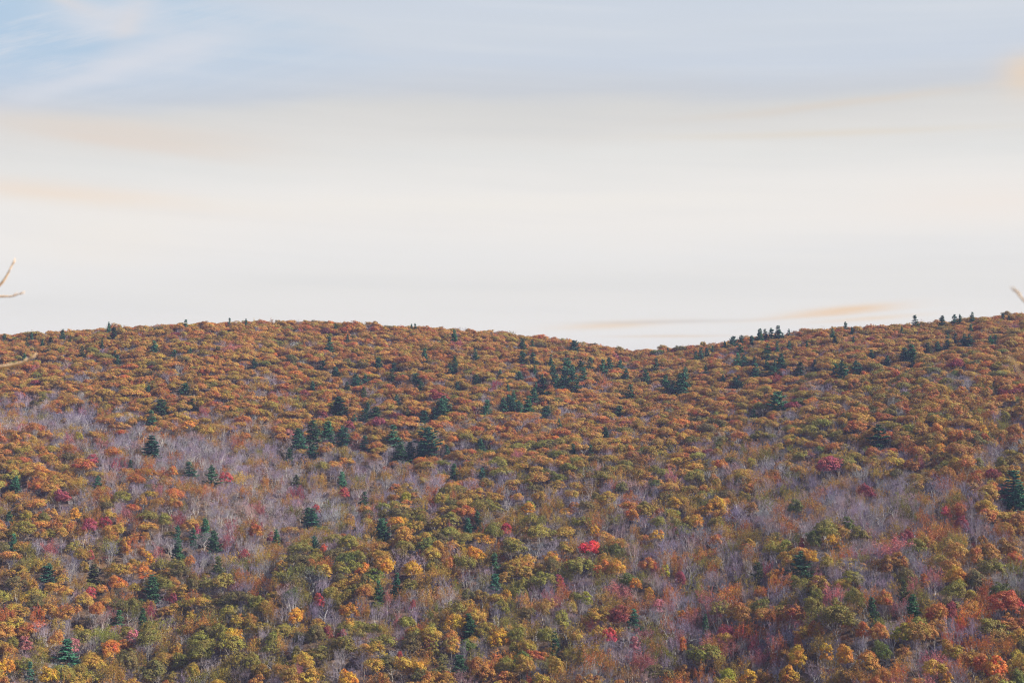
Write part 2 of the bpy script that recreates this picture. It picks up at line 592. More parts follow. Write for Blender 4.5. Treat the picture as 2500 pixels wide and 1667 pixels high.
def bare(seed, H, spread, depth=5, width=0.017, leaves=0, leaf=0.34, pale=False, n_first=5, fork=0.4, shoots=2):
    rng = np.random.default_rng(seed)
    sk = branch_skeleton(rng, H, H * fork, spread, depth, n_first)
    zmax = max(p[2] for _, pts, _ in sk for p in pts)
    for _, pts, _ in sk:
        for p in pts:
            if p[2] > 0:
                pass
    tm = wood_mesh('bare_trunk', sk, 2, PALE_BARK if pale else BARK, 0.05)
    V, Fc = twig_ribbons(sk, 3, depth, rng, width)
    tips = np.array([pts[2] for lvl, pts, _ in sk if lvl >= depth - 1])
    tdir = np.array([unit(pts[2] - pts[0]) for lvl, pts, _ in sk if lvl >= depth - 1])
    # short side shoots near the tips fill the crown's outline
    k = len(tips)
    sel = rng.integers(0, k, k * shoots)
    for i in sel:
        p = tips[i] - tdir[i] * rng.uniform(0.0, 0.9)
        d = unit(tdir[i] + rng.normal(size=3) * 0.38 + np.array([0, 0, 0.35])) * rng.uniform(0.6, 1.3)
        a = unit(np.cross(d, rng.normal(size=3))) * width * 0.8
        b = len(V)
        V += [p - a, p + a, p + d]
        Fc.append((b, b + 1, b + 2))
    fm = [0] * len(Fc)
    tone = list(rng.uniform(0.2, 0.9, len(Fc)))
    V = np.array(V)
    if leaves:
        sel = rng.integers(0, k, leaves)
        c = tips[sel] + rng.normal(size=(leaves, 3)) * 0.3
        lv, lf = leaf_quads(c, rng.normal(size=(leaves, 3)) + np.array([0, 0, 0.5]), leaf * rng.uniform(0.6, 1.3, leaves), rng)
        off = len(V)
        V = np.concatenate([V, lv])
        Fc += [tuple(i + off for i in q) for q in lf]
        fm += [1] * leaves
        tone += list(np.clip(rng.normal(0.5, 0.25, leaves), 0, 1))
    cm = mesh_from('bare_crown', V, Fc, [TWIG, LEAF], fm, tone)
    return tm, cm, zmax


def pine(seed, H, W, bare_frac=0.18, ragged=0.3, up=0.25, power=0.8):
    """A white pine: whorls of plume-like branches, uneven outline."""
    rng = np.random.default_rng(seed)
    v, f = [], []
    lean = rng.normal(size=2) * 0.25
    axis = lambda z: np.array([lean[0] * z / H, lean[1] * z / H, z])
    tube(v, f, [axis(-0.8), axis(H * 0.5), axis(H * 0.97)], [0.28, 0.17, 0.03], 6)
    P, N, S, T, A = [], [], [], [], []
    z = H * bare_frac
    while z < H * 0.985:
        t = (z - H * bare_frac) / (H * (1 - bare_frac))
        L0 = W / 2 * (1 - t) ** power * min(1.0, 0.55 + t * 2.2) + 0.25
        n = rng.integers(4, 7)
        ph = rng.uniform(0, 6.28)
        for i in range(n):
            a = ph + 2 * math.pi * i / n + rng.normal() * 0.2
            L = L0 * rng.uniform(1 - ragged * 1.6, 1 + ragged)
            if rng.random() < 0.10:
                continue
            rise = up + 0.5 * t + rng.normal() * 0.1
            d = unit(np.array([math.cos(a), math.sin(a), rise]))
            p0 = axis(z)
            p1 = p0 + d * L * 0.6
            p2 = p1 + unit(d + np.array([0, 0, 0.25])) * L * 0.4
            tube(v, f, [p0, p1, p2], [0.05, 0.035, 0.012], 3)
            k = max(5, int(L * 9))
            for j in range(k):
                s = rng.uniform(0.28, 1.0) ** 0.8
                c = p0 + (p1 - p0) * min(1, s / 0.6) if s < 0.6 else p1 + (p2 - p1) * ((s - 0.6) / 0.4)
                m = 4
                side = np.array([-math.sin(a), math.cos(a), 0]) * rng.normal() * (0.16 * L * (1.25 - s) + 0.1)
                cc = c + side + rng.normal(size=(m, 3)) * np.array([0.14, 0.14, 0.09])
                P.append(cc)
                dirs = unit(d * 0.8 + side * 0.8 + np.array([0, 0, 0.35]))
                A.append(np.tile(dirs, (m, 1)))
                N.append(np.tile(np.array([0, 0, 1.0]) + d * 0.3, (m, 1)) + rng.normal(size=(m, 3)) * 0.6)
                S.append(rng.uniform(0.42, 0.85, m))
                T.append(np.clip(rng.normal(0.5, 0.25, m), 0, 1))
        z += H * rng.uniform(0.034, 0.062)
    lv, lf = leaf_quads(np.concatenate(P), np.concatenate(N), np.concatenate(S), rng, 0.42, np.concatenate(A))
    return mesh_from('pine_trunk', np.array(v), f, [PINE_BARK]), mesh_from('pine_crown', lv, lf, [NEEDLE], tone=np.concatenate(T))


# every prototype: (trunk, crown, nominal crown width, nominal height)
OAKS = []
for i, (w, hc, h, cl, per) in enumerate([(9.2, 7.4, 13, 62, 66), (8.6, 6.6, 12.5, 56, 66), (10.2, 7.6, 13.5, 72, 64), (7.8, 7.4, 13, 54, 64),
                                         (9.0, 6.4, 12, 60, 56), (8.2, 8.4, 14, 58, 64), (9.6, 7.0, 13, 56, 60), (7.2, 6.8, 12, 48, 62)]):
    OAKS.append((*oak(100 + i, w, hc, h, cl, per), w, h))
FLATS = []
for i, (w, hc, h, cl, per) in enumerate([(10.6, 5.2, 12, 66, 60), (9.6, 4.6, 11.5, 58, 60), (11.4, 5.4, 12, 74, 58), (10.0, 5.0, 12, 60, 58), (8.8, 4.8, 11.5, 54, 60), (11.0, 4.6, 11.5, 66, 60)]):
    FLATS.append((*oak(150 + i, w, hc, h, cl, per), w, h))
TALLS = []
for i, (w, hc, h, cl, per) in enumerate([(6.2, 7.4, 13, 44, 54), (6.8, 7.0, 13, 44, 50), (5.6, 7.8, 13.5, 42, 50), (7.2, 6.6, 12.5, 46, 48)]):
    TALLS.append((*oak(200 + i, w, hc, h, cl, per, 0.32), w, h))


def bare_proto(*a, **k):
    t, c, z = bare(*a, **k)
    co = np.empty(len(c.vertices) * 3)
    c.vertices.foreach_get('co', co)
    co = co.reshape(-1, 3)
    w = float(np.percentile(co[:, 0], 96) - np.percentile(co[:, 0], 4)) * 1.05
    return t, c, w, float(np.percentile(co[:, 2], 98.5))


BARES = [bare_proto(300 + i, h, s, 5, 0.015, 0, pale=p, n_first=nf, fork=fk, shoots=2) for i, (h, s, p, nf, fk) in enumerate(
    [(13, 0.50, True, 4, 0.24), (12.5, 0.65, True, 5, 0.20), (13.5, 0.42, False, 4, 0.28), (12, 0.75, True, 5, 0.18), (13, 0.55, False, 5, 0.24), (12, 0.45, True, 4, 0.22), (12, 0.6, False, 6, 0.2)])]
SPARSE = [bare_proto(400 + i, h, s, 4, 0.020, n, pale=p, n_first=nf, fork=0.24) for i, (h, s, n, p, nf) in enumerate(
    [(12.5, 0.6, 900, True, 5), (12, 0.7, 1300, False, 6), (13, 0.5, 700, True, 5), (12, 0.65, 2000, False, 6), (12, 0.55, 2800, False, 6), (12, 0.7, 3200, False, 6)])]
SHRUBS = [bare_proto(450 + i, 4.5, 0.9, 4, 0.020, n, n_first=7, fork=0.08, leaf=0.26) for i, n in enumerate([0, 250, 120])]
PINES = [(*pine(500 + i, h, w, b, r, u, pw), w, h) for i, (h, w, b, r, u, pw) in enumerate(
    [(16, 6.2, 0.2, 0.28, 0.2, 0.75), (17, 5.2, 0.2, 0.35, 0.3, 0.7), (15, 6.6, 0.18, 0.3, 0.35, 0.6), (18, 5.6, 0.2, 0.3, 0.15, 0.9), (16, 7.0, 0.22, 0.4, 0.3, 0.65), (15, 4.4, 0.15, 0.25, 0.35, 0.8), (17, 5.6, 0.3, 0.55, 0.4, 0.55), (15, 6.0, 0.25, 0.5, 0.1, 0.85), (18, 4.8, 0.2, 0.5, 0.5, 0.6)])]
SETS = {'oak': OAKS, 'flat': FLATS, 'tall': TALLS, 'bare': BARES, 'sparse': SPARSE, 'pine': PINES, 'shrub': SHRUBS}

# ------------------------------------------------------------------ the setting
def build_ground():
    V, Fc = [], []
    n = len(ROWS_Y)
    for i, k in enumerate(COLS_K):
        for j, Y in enumerate(ROWS_Y):
            z = TZ[i, j]
            if 300 < Y < 1100:
                z += 0.35 * mnoise.noise(Vector((k * Y / 7.0, Y / 7.0, 0)))
            V.append((k * max(Y, 60.0), Y, z))
    for i in range(len(COLS_K) - 1):
        for j in range(n - 1):
            a = i * n + j
            Fc.append((a, a + n, a + n + 1, a + 1))
    me = mesh_from('ground', V, Fc, [ground_material()], smooth_shade=True)
    o = bpy.data.objects.new('ground', me)
    o['kind'] = 'structure'
    o['label'] = 'brown leaf litter forest floor of the hillside under the trees'
    COL.objects.link(o)


build_ground()

# ------------------------------------------------------------------ what grows where (rows and columns read off the photograph, then stood on the slope)
# pines: x, y of the visible crown, optional visible height in px
PINE_AT = '''275,818,30;154,818,24;264,798,20;454,791,20;248,841,20;379,848,26;202,862,32;282,868,20;287,882,22;68,832,18;77,821,16;125,832,18;171,827,14;104,837,16;61,875,20;
9,823,14;600,786,14;562,784,12;804,843,36;818,796,14;621,893,28;821,996,46;786,896,26;821,911,26;762,945,24;729,1079,60;768,1061,62;800,1057,50;836,1068,50;761,1107,40;707,1111,30;725,1175,30;
836,1175,42;754,1264,50;450,955,34;470,993,34;396,1000,44;371,1025,44;371,1095,56;468,1150,44;518,1164,52;239,1177,30;39,1187,46;318,1134,24;364,950,18;425,864,18;464,857,14;
842,1071,52;892,1086,44;962,1068,58;1048,1082,70;1030,1100,50;980,1111,50;1001,1104,44;1091,1100,28;1173,1089,32;1112,1157,46;1176,1157,28;887,1218,36;1073,1000,46;1084,992,44;1060,1015,30;1035,1021,34;
916,1011,32;889,1018,34;898,996,24;862,1023,24;834,1000,46;994,1007,22;969,979,28;850,945,22;869,932,30;891,929,26;887,961,30;959,921,36;964,900,24;925,889,28;1017,929,30;1026,946,26;
1110,886,28;1098,904,30;1159,868,26;1112,821,26;1037,864,22;848,825,14;1005,798,12;1016,797,12;1162,930,26;1119,946,22;1219,916,22;1266,920,22;1278,843,28;1298,839,18;1276,875,28;1303,879,28;1403,846,26;
1350,907,28;1346,882,26;1305,904,20;1387,898,40;1398,915,40;1378,920,36;1419,893,24;1437,889,30;1423,916,30;1380,938,34;1362,936,34;1405,948,34;1473,896,30;1487,891,30;1512,891,24;1526,916,28;
1601,893,28;1576,921,32;1634,948,32;1641,950,34;1662,939,46;1625,936,30;1535,961,38;1512,1007,30;1480,1059,30;1401,1100,30;1444,1100,26;1366,1034,22;1332,1011,36;1291,993,44;1305,971,40;1326,950,44;
1251,993,38;1226,993,36;1246,982,30;1183,1000,40;1269,996,30;1255,968,24;1323,929,24;1241,948,16;1308,945,20;1632,855,12;937,1289,50;1667,943,54;1674,911,26;1699,871,22;1714,864,26;1726,862,22;
1722,904,22;1739,852,14;1772,843,18;1790,836,26;1810,830,20;1835,834,24;1855,821,30;1871,818,24;1883,816,24;1897,811,26;1926,812,16;1910,821,14;1872,854,26;1896,850,26;1874,871,22;1799,882,32;1815,882,26;1839,886,24;
1806,854,22;1871,896,28;1908,887,40;1892,895,30;1844,909,36;1889,909,26;1953,907,38;1987,896,32;1924,843,18;1971,839,14;2031,816,22;2037,832,20;2065,797,18;2080,809,16;2081,829,14;2201,807,18;2237,786,30;
2301,786,26;2328,782,24;2344,778,18;2374,777,24;2369,802,18;2331,830,26;2353,836,34;2367,836,34;2314,821,14;2267,854,28;2289,850,28;2310,846,26;2417,834,22;2431,832,24;2212,871,36;2226,868,44;2228,889,26;
2131,868,24;2167,884,26;2089,902,36;2056,909,46;2037,905,30;1767,925,18;1794,939,30;1803,932,26;1899,986,52;1842,1011,24;2142,1073,66;2470,1195,90;2490,1225,80;2447,772,12;2463,776,12;
531,1384,52;501,1287,46;474,1306,40;437,1346,66;522,1330,70;372,1443,84;230,1408,64;115,1405,60;163,1598,84;289,1512,54;351,1507,46;32,1322,40;70,1638,54;24,1262,30;434,1300,36;
759,1271,62;935,1298,66;1144,1287,46;1168,1263,32;965,1418,40;925,1445,56;1150,1535,80;1209,1370,44;1211,1418,40;769,1327,40;1123,1622,50;676,1309,36;1359,1566,50;1547,1515,60;1852,1392,44;1723,1512,30;
1953,1384,80;2234,1485,72;2130,1483,52;2205,1445,60'''
# red and pink maples: x, y, crown width px, shade (S scarlet, s red, c crimson, p pink, m maroon, o orange red)
RED_AT = '''293,1127,28,c;154,1207,44,c;386,1189,28,p;552,1161,32,s;732,1198,32,c;773,1236,22,s;439,1261,30,c;482,1282,18,c;629,1275,26,c;214,1277,40,c;268,1268,30,s;195,993,18,p;500,1000,24,p;786,1009,26,m;707,1052,22,p;
571,1273,28,c;314,1239,30,p;229,1118,34,c;743,957,24,c;1239,1286,34,s;1269,1107,26,p;928,1030,40,c;848,1034,26,c;1062,968,52,m;1210,939,24,c;1503,866,20,p;1057,1221,22,o;1648,1155,40,p;841,1200,30,s;
2024,1137,72,c;2103,1193,40,m;2313,1240,24,s;2341,1239,36,o;1899,921,30,m;1967,945,24,p;2189,914,30,o;2478,793,26,p;2335,889,44,m;225,1439,26,s;88,1489,26,o;397,1333,26,p;592,1345,24,c;174,1566,34,p;421,1451,20,c;
555,1311,28,p;372,1480,24,c;260,1475,26,p;222,1345,16,c;777,1453,28,s;946,1440,18,p;968,1496,24,p;807,1536,30,m;828,1542,26,c;730,1623,28,p;962,1595,22,s;655,1301,18,c;791,1330,18,o;1053,1555,24,m;1001,1463,14,c;1198,1617,18,o;
1429,1335,54,S;1371,1405,22,c;1520,1494,64,m;1493,1542,36,s;1657,1405,34,c;1364,1448,26,p;1343,1447,24,p;1662,1539,40,p;1769,1531,40,c;1812,1531,34,o;1839,1552,34,c;1791,1560,40,p;1721,1563,40,p;1450,1518,26,m;1289,1649,22,o;
1721,1445,36,p;1876,1378,20,c;2441,1469,78,o;2323,1480,36,m;2342,1500,26,o;2315,1544,26,o;2001,1397,32,p;1956,1314,14,s;1942,1558,28,o;2178,1654,44,p;1891,1598,22,o;2470,1452,34,s;2275,1654,36,p;2269,1392,34,p;
1555,1560,30,p;1690,1500,34,p;1600,1470,34,p;1750,1480,40,p;2030,1440,40,p;2230,1420,34,p;120,1330,34,p;330,1545,34,p;60,1560,34,p'''
# gold, orange and green broadleaves that stand out: x, y, width, shade (g gold, o orange, y yellow green, n green, l olive, b brown orange)
GOLD_AT = '''1506,1381,44,g;1463,1379,40,o;1560,1416,32,g;1595,1437,24,g;1828,1646,48,g;1597,1301,34,g;1455,1291,28,g;1740,1311,32,o;1544,1255,28,o;1667,1496,30,o;1678,1560,24,o;1630,1384,26,y;1434,1450,30,y;1474,1338,30,n;
1764,1641,44,y;1746,1228,44,g;1722,1240,40,g;1702,1268,40,g;1699,1164,46,l;2285,1093,36,g;2331,1059,40,o;2396,1043,24,g;2412,1060,20,o;2278,1046,38,o;2478,1146,36,g;2128,1023,22,g;1974,1349,42,g;2023,1313,36,g;2162,1370,54,b;
2269,1405,28,o;2154,1451,40,b;2108,1523,38,o;1934,1488,48,b;2280,1488,54,b;1996,1523,38,b;2307,1651,36,g;2435,1617,54,o;2392,1611,48,b;1953,1590,50,g;1915,1641,54,g;2015,1579,36,g;2063,1582,48,g;2135,1571,46,n;2199,1534,50,y;
2047,1501,86,l;2331,1435,62,l;2446,1432,42,n;2486,1646,44,n;2073,1268,32,n;1982,1306,40,n;461,1036,34,o;36,1068,30,o;275,1100,40,o;200,1061,24,y;425,1146,28,o;207,1136,54,b;100,1150,40,o;70,1254,14,y;189,1246,30,g;368,1153,32,g;
1115,1515,50,g;1002,1386,48,g;729,1496,40,g;858,1480,40,g;946,1376,44,g;1027,1619,36,g;1214,1558,58,g;844,1649,46,g;882,1386,40,o;1541,1250,34,o;1294,1236,34,g;1641,1225,36,g;994,1211,32,y;1544,1093,22,o;359,1392,38,o;281,1418,44,o;
297,1335,30,o;364,1357,28,g;576,1544,50,g;271,1574,46,o;11,1617,40,g;115,1643,50,g;174,1485,60,b;620,1290,40,b;2000,1440,44,l;2080,1450,50,l;2010,1290,62,l;2100,1300,50,l;1720,1590,74,l;1760,1480,58,l;1400,1380,44,l;840,1570,56,l;
1120,1480,56,l;560,1570,70,l;500,1590,56,l;140,1550,40,b;60,1290,56,l;1340,1545,56,l;1270,1540,50,l;1310,1300,60,l;1250,1330,60,l;2240,1330,50,l;2420,1380,60,l;2330,1400,52,g;1890,1330,48,l;1950,1230,40,n;1850,1470,44,l'''


def parse(s):
    out = []
    for r in s.replace('\n', '').split(';'):
        q = r.strip().split(',')
        out.append((float(q[0]), float(q[1]), float(q[2])) + tuple(q[3:]))
    return out


# patches where the leaves are already down: x, y, rx, ry, share
BARE_AT = [(60, 1010, 130, 40, 0.81), (190, 1050, 130, 50, 0.59), (540, 1095, 240, 55, 0.96), (650, 1180, 190, 60, 0.96), (710, 1235, 150, 50, 0.86), (560, 1235, 120, 60, 0.70),
           (330, 1075, 130, 50, 0.54), (800, 1190, 90, 60, 0.54), (930, 1150, 90, 50, 0.54), (620, 1330, 150, 60, 0.49), (250, 1180, 110, 60, 0.32), (480, 1320, 120, 60, 0.38),
           (1830, 1100, 110, 60, 0.54), (1900, 1180, 130, 60, 0.58), (2100, 1180, 160, 70, 0.63), (2200, 1270, 160, 70, 0.58), (2000, 1240, 200, 50, 0.47), (1850, 1280, 110, 50, 0.50),
           (2360, 1060, 120, 50, 0.28), (2330, 925, 60, 22, 0.50), (1650, 1330, 150, 60, 0.47), (1500, 1250, 120, 60, 0.33), (1750, 1400, 150, 80, 0.51), (2150, 1390, 120, 60, 0.47),
           (1450, 1420, 160, 60, 0.42), (1600, 1500, 220, 80, 0.51), (1850, 1590, 160, 80, 0.55), (1450, 1600, 160, 60, 0.47), (2250, 1480, 140, 60, 0.38), (2200, 1620, 200, 60, 0.47),
           (1150, 1400, 120, 50, 0.54), (1050, 1490, 110, 50, 0.54), (2440, 1400, 100, 80, 0.38), (1050, 1160, 160, 30, 0.38), (1300, 1035, 160, 25, 0.30), (2420, 1290, 120, 60, 0.36),
           (1950, 1000, 100, 40, 0.22), (1480, 1180, 120, 40, 0.30), (1260, 1230, 120, 40, 0.26), (200, 1330, 120, 40, 0.32), (300, 1520, 100, 40, 0.38), (120, 1600, 80, 60, 0.43),
           (760, 1470, 70, 40, 0.49), (1780, 880, 40, 20, 0.36), (640, 940, 60, 20, 0.38), (230, 900, 60, 20, 0.32), (2050, 970, 80, 25, 0.22), (1620, 1120, 140, 40, 0.26)]
# share of olive (0) to russet (1)
OLIVE_AT = [(900, 1450, 600, 180, .95), (1150, 1280, 420, 80, .85), (600, 1560, 460, 130, .9), (1500, 1300, 300, 60, .5), (2050, 1480, 220, 120, .65), (1900, 1050, 300, 70, .3),
            (150, 1440, 260, 60, .4), (1450, 1130, 380, 50, .45), (2000, 1330, 240, 60, .4), (1400, 1560, 200, 80, .45), (2250, 950, 260, 60, .3), (2150, 1130, 350, 120, .4), (1700, 1230, 250, 60, .4), (2300, 1380, 200, 80, .4)]


def field(tab, px, py):
    k = 1.0
    for x, y, rx, ry, p in tab:
        k *= 1 - p * math.exp(-((px - x) / rx) ** 2 - ((py - y) / ry) ** 2)
    return 1 - k


TINT = {'red': (0.430, 0.062, 0.056), 'russet': (0.385, 0.184, 0.038), 'rust': (0.380, 0.143, 0.035), 'tan': (0.395, 0.223, 0.048), 'ochre': (0.377, 0.232, 0.035), 'olive': (0.218, 0.184, 0.032),
        'dark olive': (0.146, 0.117, 0.035), 'bronze': (0.297, 0.184, 0.030), 'gold': (0.502, 0.260, 0.024), 'orange': (0.500, 0.190, 0.034), 'yellow-green': (0.332, 0.296, 0.025),
        'green': (0.113, 0.134, 0.025), 'scarlet': (0.680, 0.055, 0.050), 'crimson': (0.330, 0.066, 0.082), 'pink': (0.420, 0.150, 0.145), 'maroon': (0.224, 0.045, 0.040), 'orange-red': (0.470, 0.125, 0.045),
        'mauve': (0.300, 0.240, 0.300), 'grey': (0.340, 0.305, 0.320), 'violet-grey': (0.250, 0.210, 0.280), 'rosy': (0.385, 0.260, 0.255), 'blue-green': (0.048, 0.158, 0.087), 'dark green': (0.052, 0.131, 0.053), 'sea-green': (0.065, 0.203, 0.102), 'olive-green': (0.099, 0.121, 0.036)}
LETTER = {'S': 'scarlet', 's': 'red', 'c': 'crimson', 'p': 'pink', 'm': 'maroon', 'o': 'orange-red'}
LETTER_G = {'g': 'gold', 'o': 'orange', 'y': 'yellow-green', 'n': 'green', 'l': 'olive', 'b': 'rust'}


def pick(d):
    t = random.random() * sum(d.values())
    for k, v in d.items():
        t -= v
        if t <= 0:
            return k
    return k


def jitter(c, a=0.12):
    v = random.gauss(1, a)
    return tuple(max(0.005, x * v * random.gauss(1, a * 0.4)) for x in c)


class Tree:
    __slots__ = ('kind', 'set', 'var', 'x', 'y', 'z', 'sw', 'sh', 'rot', 'tone', 'tint', 'px', 'py', 'size', 'hand', 'label', 'tx', 'ty', 'sq')


TREES = []


def add_tree(kind, st, X, Y, Z, width, height, tone, px, py, hand, var=None):
    t = Tree()
    protos = SETS[st]
    t.kind, t.set = kind, st
    t.var = random.randrange(len(protos)) if var is None else var
    p = protos[t.var]
    t.x, t.y, t.z = X, Y, Z
    t.sw, t.sh = width / p[2], height / p[3]
    t.rot = random.uniform(0, 6.283)
    t.tone, t.tint = tone, jitter(TINT[tone])
    t.px, t.py, t.size, t.hand = px, py, width * F / Y, hand
    t.label = None
    k = 0.03 if st == 'pine' else 0.075
    t.tx, t.ty, t.sq = random.gauss(0, k), random.gauss(0, k), random.uniform(0.9, 1.1)
    TREES.append(t)
    return t


TAKEN = []                                  # X, Y, keep-clear radius
SEEN = {}                                   # trees the photograph shows clearly: nothing nearer may hide them


def keep_in_sight(x, y, hw, hh, Y):
    for a in range(int((x - hw) // 40) - 1, int((x + hw) // 40) + 2):
        SEEN.setdefault(a, []).append((x, y, hw, hh, Y))


for x, y, h in parse(PINE_AT):
    h *= (1 - 0.14 * smooth(1150, 1300, y)) * (1 - 0.08 * smooth(960, 1040, y))
    yr = ridge_row(x)
    D = canopy_dist(x, max(y + h * 0.4, yr + 4))
    X, Y, Ztop = world_at(x, y - h * 0.62, D)
    g = ground_z(X, Y)
    vis = h * 1.15 * D / F
    Hh = Ztop - g
    while Hh > max(1.4 * vis, canopy_height(D) + 2.5) and D < 860:      # stand it far enough up the slope to be of believable height
        D += 1.5
        X, Y, Ztop = world_at(x, y - h * 0.62, D)
        g = ground_z(X, Y)
        Hh = Ztop - g
    tone = pick({'blue-green': 5, 'dark green': 2, 'sea-green': 3, 'olive-green': 0.5}) if y < 1100 else pick({'blue-green': 4, 'dark green': 5, 'sea-green': 1, 'olive-green': 0.8})
    wid = max(4.0, vis * random.uniform(0.66, 0.98))
    add_tree('pine_tree', 'pine', X, Y, g, wid * 1.05, max(Hh, 9.0), tone, x, y, True)
    TAKEN.append((X, Y, 1.7))
    keep_in_sight(x, y, wid * F / D * 0.5, h * 0.5, Y)
for x, y, w, c in parse(RED_AT):
    D = canopy_dist(x, max(y + w * 0.15, ridge_row(x) + 3))
    X, Y, Ztop = world_at(x, y - w * 0.36, D)
    g = ground_z(X, Y)
    wid = w * D / F * 1.12
    st = 'oak' if w >= 40 and c != 'p' else ('sparse' if random.random() < {'p': 0.75, 'c': 0.4, 'm': 0.3, 'o': 0.3}.get(c, 0) else 'tall')
    add_tree('red_maple', st, X, Y, g, wid, min(max(Ztop - g, 6.5), 17), LETTER[c], x, y, True)
    TAKEN.append((X, Y, wid * 0.42))
    keep_in_sight(x, y, w * 0.5, w * 0.36, Y)
for x, y, w, c in parse(GOLD_AT):
    D = canopy_dist(x, max(y + w * 0.15, ridge_row(x) + 3))
    X, Y, Ztop = world_at(x, y - w * 0.36, D)
    g = ground_z(X, Y)
    wid = w * D / F * 1.12
    st = 'oak' if w >= 40 or c in 'l' else 'tall'
    kind = 'golden_tree' if c in 'go' else 'broadleaf_tree'
    add_tree(kind, st, X, Y, g, wid, min(max(Ztop - g, 6.5), 17), LETTER_G[c], x, y, True)
    TAKEN.append((X, Y, wid * 0.42))
    keep_in_sight(x, y, w * 0.5, w * 0.36, Y)


# the rest of the wood: scattered with a minimum spacing
def scatter():
    cell = 6.0
    grid = {}

    def clash(X, Y, r):
        ci, cj = int(X // cell), int(Y // cell)
        for a in range(ci - 1, ci + 2):
            for b in range(cj - 1, cj + 2):
                for q in grid.get((a, b), ()):
                    if (q[0] - X) ** 2 + (q[1] - Y) ** 2 < ((q[2] + r) * 0.5) ** 2:
                        return True
        return False

    for X, Y, r in TAKEN:
        grid.setdefault((int(X // cell), int(Y // cell)), []).append((X, Y, r * 2))
    n = 0
    for _ in range(130000):
        Y = math.sqrt(random.uniform(330 ** 2, 1035 ** 2))
        X = random.uniform(-0.47, 0.47) * Y
        px0 = W0 / 2 + F * X / Y
        far = smooth(480, 850, Y)
        w = random.choice((random.uniform(5.5, 8.5), random.uniform(7.5, 12.5), random.uniform(8, 11))) * (0.93 - 0.03 * far)
        r = 1.9 + w * 0.36 - 0.5 * far
        if clash(X, Y, r):
            continue
        g = ground_z(X, Y)
        px, py = to_pixel(X, Y, g + canopy_height(Y))
        if py > 1667 + 150:
            continue
        yr = ridge_row(px)
        if Y > 860 and Y > canopy_dist(px, yr) + 95:
            continue
        grid.setdefault((int(X // cell), int(Y // cell)), []).append((X, Y, r))
        pb = field(BARE_AT, px, py)
        low = smooth(1000, 1300, py)
        pb = min(0.93, pb + 0.06 + 0.08 * low + 0.16 * (mnoise.noise(Vector((X / 22, Y / 22, 9))) > 0.33))
        u = random.random()
        ol = field(OLIVE_AT, px, py) + (0.15 + 0.2 * low) * mnoise.noise(Vector((X / 35, Y / 35, 4)))
        hscale = (canopy_height(Y) + 2.2) * random.gauss(1.0, 0.095) * (0.86 + 0.014 * w)
        half = w * F / Y * 0.5
        for sx, sy, hw, hh, sY in SEEN.get(int(px // 40), ()):
            if sY - 90 < Y < sY and abs(px - sx) < hw * 0.6 + half * 0.7:
                floor_row = sy + hh * 0.55
                limit = floor_row * 1.0
                top_row = to_pixel(X, Y, g + hscale)[1]
                if top_row < limit:
                    hscale -= (limit - top_row) * Y / F
        if hscale < 4.5:
            continue
        if hscale < 8:
            w *= 0.8
        if u < pb * 0.84:
            add_tree('bare_tree', 'bare', X, Y, g, w * 0.86, hscale * 0.97, pick({'mauve': 4, 'grey': 3, 'violet-grey': 2, 'rosy': 1.5}), px, py, False)
        elif u < pb * 1.14 + 0.07 + 0.13 * low:
            right = smooth(1300, 1700, px) * smooth(1250, 1400, py)
            tone = pick({'rust': 1.5, 'tan': 2, 'bronze': 1 + 1.5 * max(0, ol), 'olive': 0.4 + 5 * max(0, ol), 'ochre': 0.5 + 2.5 * max(0, ol), 'pink': 0.25 + 1.1 * right, 'orange': 0.3 + right, 'russet': 2})
            add_tree('broadleaf_tree', 'sparse', X, Y, g, w * 0.9, hscale * 0.96, tone, px, py, False)
        else:
            if random.random() < ol:
                tone = pick({'olive': 6, 'dark olive': 2.4, 'ochre': 2.6, 'bronze': 1.3, 'gold': 0.3, 'green': 0.3})
            else:
                tone = pick({'russet': 6, 'tan': 3.6, 'rust': 1.9, 'bronze': 2.0, 'ochre': 0.9 + 0.5 * low, 'olive': 0.35 + 0.7 * low, 'dark olive': 0.25 + 0.3 * low, 'orange': 0.25 + 0.6 * smooth(1500, 2200, px) * low, 'maroon': 0.12})
            st = 'tall' if random.random() < 0.11 * (1 - 0.6 * far) else ('flat' if random.random() < 0.12 + 0.75 * smooth(500, 720, Y) else 'oak')
            add_tree('broadleaf_tree', st, X, Y, g, w * {'oak': 1.0, 'flat': 1.14, 'tall': 0.8}[st], hscale * (0.97 if st == 'flat' else 1.0), tone, px, py, False)
        n += 1


scatter()

